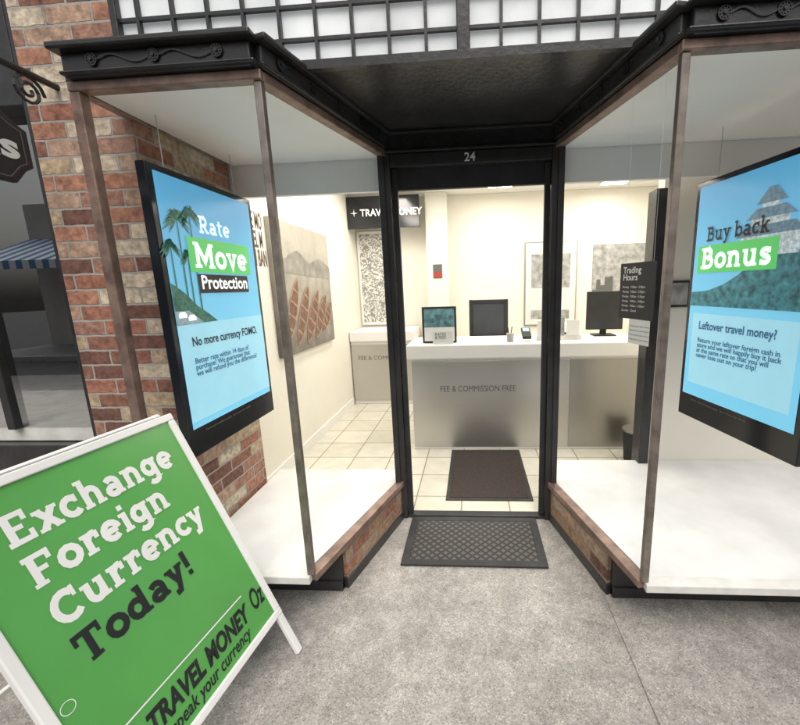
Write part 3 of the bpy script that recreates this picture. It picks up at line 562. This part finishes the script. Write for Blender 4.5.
text('lettering','FEE & COMMISSION',.075,frame((-1.5,4.899,.60),(1,0,0),(0,0,1)),'greyink',c,z=.001,width=.66)
mb=MB().box((-1.599,2.42,.005),(-1.585,4.87,.10)); obj('skirting_board',mb,'white',label='white skirting board along the shop side wall',cat='skirting board')
t=thing('canvas_print',(-1.58,3.6,1.5),'large canvas photograph of wooden boats on grey lake','picture')
mb=MB().box((-1.598,3.06,.96),(-1.562,4.28,2.08)); obj('canvas',mb,'lake',t,bevel=.003)
Mc=frame((-1.561,3.06,.98),(0,1,0),(0,0,1))
mb=MB(); mb.poly([(0.002,.68,.001),(1.22,.64,.001),(1.22,.76,.001),(1.1,.80,.001),(.95,.84,.001),(.8,.81,.001),(.7,.78,.001),(.6,.82,.001),(.45,.88,.001),(.3,.84,.001),(.2,.79,.001),(0.002,.84,.001)],Mc); obj('mountain_picture',mb,'mount',t)
def canoe(k,x0,y0,L,ang,wd):
    Mq=Mc@Matrix.Translation((x0,y0,.002+.0006*k))@Matrix.Rotation(math.radians(ang),4,'Z')
    n_=10; up=[(L*i/n_,wd*math.sin(math.pi*i/n_)**.7) for i in range(n_+1)]; dn=[(L*i/n_,-wd*math.sin(math.pi*i/n_)**.7) for i in range(n_,-1,-1)]
    mb=MB(); mb.poly(up+dn[1:-1],Mq); obj('boat_picture',mb,'canoe',t)
    mb=MB(); mb.stroke(up,.012,Mq,.0002); mb.stroke(dn,.012,Mq,.0003)
    for j in range(2,9,2): mb.stroke([(L*j/n_,-wd*.85),(L*j/n_,wd*.85)],.016,Mq,.0004)
    obj('boat_trim_picture',mb,'canoe2',t)
for k,(x0,y0,L,a,wd) in enumerate(((.12,.10,.60,62,.075),(.30,.05,.62,58,.08),(.50,.04,.60,54,.08),(.70,.06,.55,50,.075),(.90,.10,.42,46,.07))): canoe(k,x0,y0,L,a,wd)
t=thing('wall_lettering',(-1.6,2.9,1.9),'brown slogan lettering on cream side wall','lettering')
text('lettering',"WE'RE MO\nTRAVEL M\nTHAN BAN",.17,frame((-1.599,2.72,1.97),(0,1,0),(0,0,1)),'brown_ink',t,offset=.003,z=.001,width=.32)
t=thing('framed_pattern_print',(-1.33,5.5,1.6),'white print covered in grey curving currency marks','picture')
mb=MB().box((-1.58,5.49,1.0),(-1.10,5.518,2.28)); obj('frame',mb,'white',t,bevel=.003)
mb=MB().poly([(-1.55,5.488,1.04),(-1.13,5.488,1.04),(-1.13,5.488,2.24),(-1.55,5.488,2.24)]); obj('print',mb,'pattern',t)
t=thing('wall_sign',(-1,5.2,2.5),'black wall sign with white travel money lettering','sign')
mb=MB().box((-1.59,5.17,2.27),(-.66,5.22,2.66)); obj('sign_board',mb,'scr_black',t,bevel=.004)
text('lettering','TRAVEL MONEY',.12,frame((-1.42,5.168,2.42),(1,0,0),(0,0,1)),'signwhite',t,offset=.003,z=.002,width=.80)
mb=MB()
Ms=frame((-1.50,5.167,2.46),(1,0,0),(0,0,1))
for i in range(4):
    a=i*math.pi/2; mb.poly([(0,0,.001),(.012*math.cos(a-.7),.012*math.sin(a-.7),.001),(.05*math.cos(a),.05*math.sin(a),.001),(.012*math.cos(a+.7),.012*math.sin(a+.7),.001)],Ms)
obj('star_emblem',mb,'signwhite',t)
t=thing('framed_poster',(1.06,5.5,1.5),'white framed poster with grey photographs on rear wall','poster')
mb=MB().box((.71,5.49,.94),(1.41,5.518,2.06)); obj('frame',mb,'steeld',t,bevel=.004)
mb=MB().poly([(.725,5.488,.955),(1.395,5.488,.955),(1.395,5.488,2.045),(.725,5.488,2.045)]); obj('paper',mb,'poster',t)
mb=MB().poly([(.80,5.486,1.45),(1.32,5.486,1.45),(1.32,5.486,1.90),(.80,5.486,1.90)]); obj('photo_picture',mb,'photo',t)
mb=MB().poly([(.80,5.486,1.03),(1.32,5.486,1.03),(1.32,5.486,1.15),(.80,5.486,1.15)]); obj('photo_picture',mb,'photo',t)
t=thing('mural_poster',(2.1,5.5,1.5),'grey skyline photo mural on cream rear wall','poster')
mb=MB().box((1.62,5.50,1.15),(2.45,5.518,2.0)); obj('panel',mb,'photo',t)
mb=MB(); pts=[(1.62,1.15)]
random.seed(3); x=1.62
while x<2.40:
    hgt=1.30+.45*random.random(); pts+=[(x,hgt),(x+.05,hgt)]; x+=.055
pts+=[(2.45,1.4),(2.45,1.15)]
mb.poly([(a,5.498,b_) for a,b_ in pts]); obj('skyline_picture',mb,'greyink',t)
t=thing('fire_notice',(-.46,5.29,1.6),'small white notice with red panel on pilaster','notice')
mb=MB().box((-.52,5.292,1.62),(-.40,5.299,1.80)); obj('card',mb,'greyink',t); mb=MB().box((-.51,5.289,1.63),(-.41,5.2915,1.70)); obj('red_panel',mb,'red',t)
def lamp(x,y,w,l):
    t=thing('ceiling_lamp',(x,y,2.7),'lit white linear lamp on shop ceiling','ceiling light',group='lamps on the shop ceiling')
    mb=MB().box((x-w/2,y-l/2,2.66),(x+w/2,y+l/2,2.70)); obj('housing',mb,'white',t)
    mb=MB().poly([(x-w/2+.02,y-l/2+.02,2.657),(x-w/2+.02,y+l/2-.02,2.657),(x+w/2-.02,y+l/2-.02,2.657),(x+w/2-.02,y-l/2+.02,2.657)]); obj('diffuser',mb,'lamp',t)
for x,y in ((-1.0,3.2),(-1.0,4.5),(.35,4.6),(.3,3.1),(1.7,3.4),(1.7,4.7)): lamp(x,y,.32,.9)
t=thing('office_chair',(.16,4.25,0),'black mesh office chair behind the counter','chair')
mb=MB().box((-.06,4.20,.48),(.38,4.62,.55)); obj('seat',mb,'chair',t,bevel=.02)
mb=MB(); 
mb.box((-.04,4.16,.95),(0,4.19,1.36)); mb.box((.33,4.16,.95),(.37,4.19,1.36)); mb.box((0,4.161,1.32),(.33,4.189,1.358)); mb.box((0,4.161,.95),(.33,4.189,.99)); mb.cyl((.165,4.2,.5),(.165,4.2,1.1),.02); obj('backrest_frame',mb,'blackm',t,bevel=.01)
mb=MB().box((.0,4.17,.99),(.33,4.18,1.32)); obj('backrest',mb,'chair',t)
mb=MB().cyl((.165,4.4,.08),(.165,4.4,.48),.025)
for i in range(5):
    a=i*2*math.pi/5; mb.cyl((.165,4.4,.09),(.165+.28*math.cos(a),4.4+.28*math.sin(a),.06),.015); mb.cyl((.165+.28*math.cos(a),4.39+.28*math.sin(a),.03),(.165+.28*math.cos(a),4.42+.28*math.sin(a),.03),.026)
obj('base',mb,'blackm',t)
def frame_stand(nm,x0,x1,y,z0,z1,m,lab,cat):
    t=thing(nm,((x0+x1)/2,y,z0),lab,cat)
    mb=MB().box((x0,y,z0),(x1,y+.015,z1)); mb.box((x0+.02,y+.001,z0-.0),(x1-.02,y+.09,z0+.006)); obj('frame',mb,'blackm',t,bevel=.003)
    k=.018
    mb=MB().poly([(x0+k,y-.002,z0+(z1-z0)*.45),(x1-k,y-.002,z0+(z1-z0)*.45),(x1-k,y-.002,z1-k),(x0+k,y-.002,z1-k)]); obj('picture',mb,m,t)
    mb=MB().poly([(x0+k,y-.002,z0+k),(x1-k,y-.002,z0+k),(x1-k,y-.002,z0+(z1-z0)*.44),(x0+k,y-.002,z0+(z1-z0)*.44)]); obj('caption',mb,'paper',t)
    return t
t=frame_stand('counter_display_stand',-.46,-.15,3.50,1.003,1.33,'photo2','black framed leaflet stand with landscape picture on counter','display stand')
t=thing('leaflet_box',(-.3,3.44,1.0),'small white leaflet box on the counter front edge','leaflet box')
mb=MB().box((-.36,3.42,1.001),(-.18,3.425,1.12)); mb.box((-.36,3.425,1.001),(-.18,3.47,1.05)); obj('box',mb,'paper',t)
text('lettering','RATES\n& FEES',.035,frame((-.34,3.4195,1.08),(1,0,0),(0,0,1)),'greyink',t,z=.001)
t=thing('card_terminal',(.48,3.55,1),'small black card terminal on counter','card terminal')
Mt=Matrix.Translation((.44,3.50,1.02))@Matrix.Rotation(math.radians(25),4,'X')
mb=MB().box((0,0,0),(.08,.16,.03),Mt); obj('body',mb,'blackm',t,bevel=.006); mb=MB().box((.012,.09,.0302),(.068,.145,.032),Mt); obj('display',mb,'scr_panel',t)
t=thing('brochure_holder',(.77,3.56,1),'clear brochure holder with white leaflets on counter','brochure holder')
for i in range(3):
    mb=MB().box((.58+.13*i,3.56,1.003),(.69+.13*i,3.575,1.18+.02*(i%2))); obj('leaflet',mb,('paper','photo','paper')[i],t)
mb=MB().box((.57,3.55,1.001),(.97,3.556,1.04)); mb.box((.57,3.556,1.001),(.97,3.59,1.003)); obj('holder',mb,'whitesill',t)
t=thing('printer',(.85,3.8,1),'low white desktop printer on counter','printer')
mb=MB().box((.72,3.72,1.001),(1.02,3.92,1.10)); mb.box((.74,3.74,1.099),(1.0,3.9,1.125)); obj('body',mb,'signwhite',t,bevel=.01); mb=MB().box((.75,3.715,1.03),(.99,3.7195,1.05)); obj('paper_slot',mb,'blackm',t)
def monitor(x0,x1,y,z0,z1):
    t=thing('computer_monitor',((x0+x1)/2,y,1.0),'black computer monitor seen from behind on counter','monitor')
    mb=MB().box((x0,y,z0),(x1,y+.03,z1)); obj('casing',mb,'blackm',t,bevel=.006)
    xm=(x0+x1)/2; mb=MB().box((xm-.03,y+.0305,1.01),(xm+.03,y+.05,z1-.08)); mb.box((xm-.1,y-.04,1.001),(xm+.1,y+.12,1.012)); obj('stand',mb,'blackm',t,bevel=.003)
monitor(1.08,1.42,3.80,1.06,1.42)
t=thing('waste_bin',(1.38,3.2,0),'small dark waste bin standing beside the counter','bin')
mb=MB().cyl((1.36,3.2,.006),(1.36,3.2,.27),.09,20,.11); obj('bin_body',mb,'blackm',t); mb=MB().cyl((1.36,3.2,.271),(1.36,3.2,.285),.114,20); obj('rim',mb,'steeld',t)
t=thing('pen_pot',(.36,3.5,1),'small grey pen pot on counter','pen pot')
mb=MB().cyl((.33,3.5,1.001),(.33,3.5,1.08),.03,16,.034); obj('pot',mb,'photo',t)
for a_,b_ in (((.33,3.5,1.02),(.345,3.49,1.14)),((.325,3.5,1.02),(.31,3.51,1.13))):
    mb=MB().cyl(a_,b_,.004,6); obj('pen',mb,'blackm',t)
mb=MB().box((1.13,2.60,.005),(1.195,2.72,2.054)); obj('partition_post',mb,'black',label='dark vertical post at the end of inner partition',cat='post',bevel=.004)
t=thing('small_picture',(1.6,2.65,1.4),'small dark framed notice on inner partition','picture')
mb=MB().box((1.27,2.645,1.33),(1.40,2.659,1.50)); obj('frame',mb,'blackm',t); mb=MB().poly([(1.285,2.643,1.345),(1.385,2.643,1.345),(1.385,2.643,1.485),(1.285,2.643,1.485)]); obj('picture',mb,'photo',t)
def onglass(t0,t1,z0):
    P=lambda t: Vector((XR+.02+(BR_-XR-.02)*t,YD+(YF-YD)*t,0))
    u=(P(t1)-P(t0)); M=frame((P(t0).x,P(t0).y,z0),u,(0,0,1)); return M,u.length
Mg,l=onglass(.70,.94,1.35)
t=thing('trading_hours_notice',(.65,1.65,1.35),'black trading hours notice fixed inside the bay window','notice')
mb=MB().box((0,0,.001),(l,.225,.004),Mg); obj('card',mb,'ink',t)
for xx in (.02,l-.02):
    mb=MB().cyl(Mg@Vector((xx,.22,.002)),Mg@Vector((xx,ZT-1.35,.002)),.0005,5); obj('cord',mb,'paper',t)
text('lettering','Trading\nHours',.036,Mg@Matrix.Translation((.02,.185,.004)),'signwhite',t,offset=.0006,z=.001)
for i in range(6): text('lettering','Monday   9.00am - 5.00pm' if i<5 else 'Saturday   Closed',.013,Mg@Matrix.Translation((.02,.125-.019*i,.004)),'signwhite',t,z=.001)
Mg,l=onglass(.78,.92,1.25)
t=thing('paper_notice',(.65,1.6,1.25),'small white paper notice below the trading hours card','notice')
mb=MB().box((0,0,.001),(l,.099,.003),Mg); obj('sheet',mb,'paper',t)
for i in range(4): text('lettering','Please ask our team in store',.010,Mg@Matrix.Translation((.01,.07-.018*i,.003)),'greyink',t,z=.001)
# ---------------------------------------------------------------- across the street
o=thing('opposite_building',(0,-9,0),'rendered building across the lane with dark windows','building')
mb=MB().box((-14,-10,0),(14,-8.2,4.4)); obj('wall',mb,'stone',o)
for i in range(9):
    x=-12.5+i*3.0
    mb=MB().box((x,-8.19,.6),(x+2.3,-8.15,2.3)); obj('shop_window',mb,'oppglass',o)
a=thing('striped_awning',(-11,-7,2.5),'blue and white striped cloth awning across the lane','awning')
mb=MB().poly([(-14,-6.4,2.55),(-4.6,-6.4,2.55),(-4.6,-8.18,3.35),(-14,-8.18,3.35)]); mb.poly([(-14,-6.401,2.32),(-4.6,-6.401,2.32),(-4.6,-6.401,2.549),(-14,-6.401,2.549)]); obj('cloth',mb,'stripe',a)
a=thing('flat_awning',(4,-7,2.6),'pale sheet metal awning across the lane','awning')
mb=MB().box((-4.3,-8.18,2.85),(14,-6.2,2.95)); mb.box((-4.3,-6.25,2.6),(14,-6.199,2.85)); obj('sheet',mb,'awnmetal',a)
# ---------------------------------------------------------------- light (bright overcast)
w=bpy.data.worlds.new('World'); sc.world=w; w.use_nodes=True; nt=w.node_tree
el,rot=math.radians(58),math.radians(170)
sk=nt.nodes.new('ShaderNodeTexSky'); sk.sky_type='NISHITA'; sk.sun_disc=False
sk.sun_elevation=el; sk.sun_rotation=rot; sk.dust_density=6; sk.ozone_density=.5; sk.air_density=1.6
hs=nt.nodes.new('ShaderNodeHueSaturation'); hs.inputs['Saturation'].default_value=.35
nt.links.new(sk.outputs[0],hs.inputs['Color']); nt.links.new(hs.outputs[0],nt.nodes['Background'].inputs[0]); nt.nodes['Background'].inputs[1].default_value=.135
s=bpy.data.lights.new('sun','SUN'); s.energy=1.2; s.angle=math.radians(50); s.color=(1,.96,.90)
so=bpy.data.objects.new('sun',s); C.objects.link(so)
dirv=Vector((math.sin(rot)*math.cos(el),math.cos(rot)*math.cos(el),math.sin(el)))
so.rotation_euler=dirv.to_track_quat('Z','Y').to_euler(); so.location=(0,-5,12)
# ---------------------------------------------------------------- camera
cd=bpy.data.cameras.new('camera'); cam=bpy.data.objects.new('camera',cd); C.objects.link(cam); sc.camera=cam
cd.sensor_width=36; cd.sensor_fit='HORIZONTAL'; cd.lens=389.077/800*36; cd.shift_x=(400-447.14)/800; cd.shift_y=0; cd.clip_start=.02; cd.clip_end=400
R=Matrix.Rotation(math.radians(3.982),4,'Z')@Matrix.Rotation(math.radians(90-10.961),4,'X')@Matrix.Rotation(math.radians(-1.653),4,'Z')
cam.matrix_world=Matrix.Translation((0,0,1.5))@R
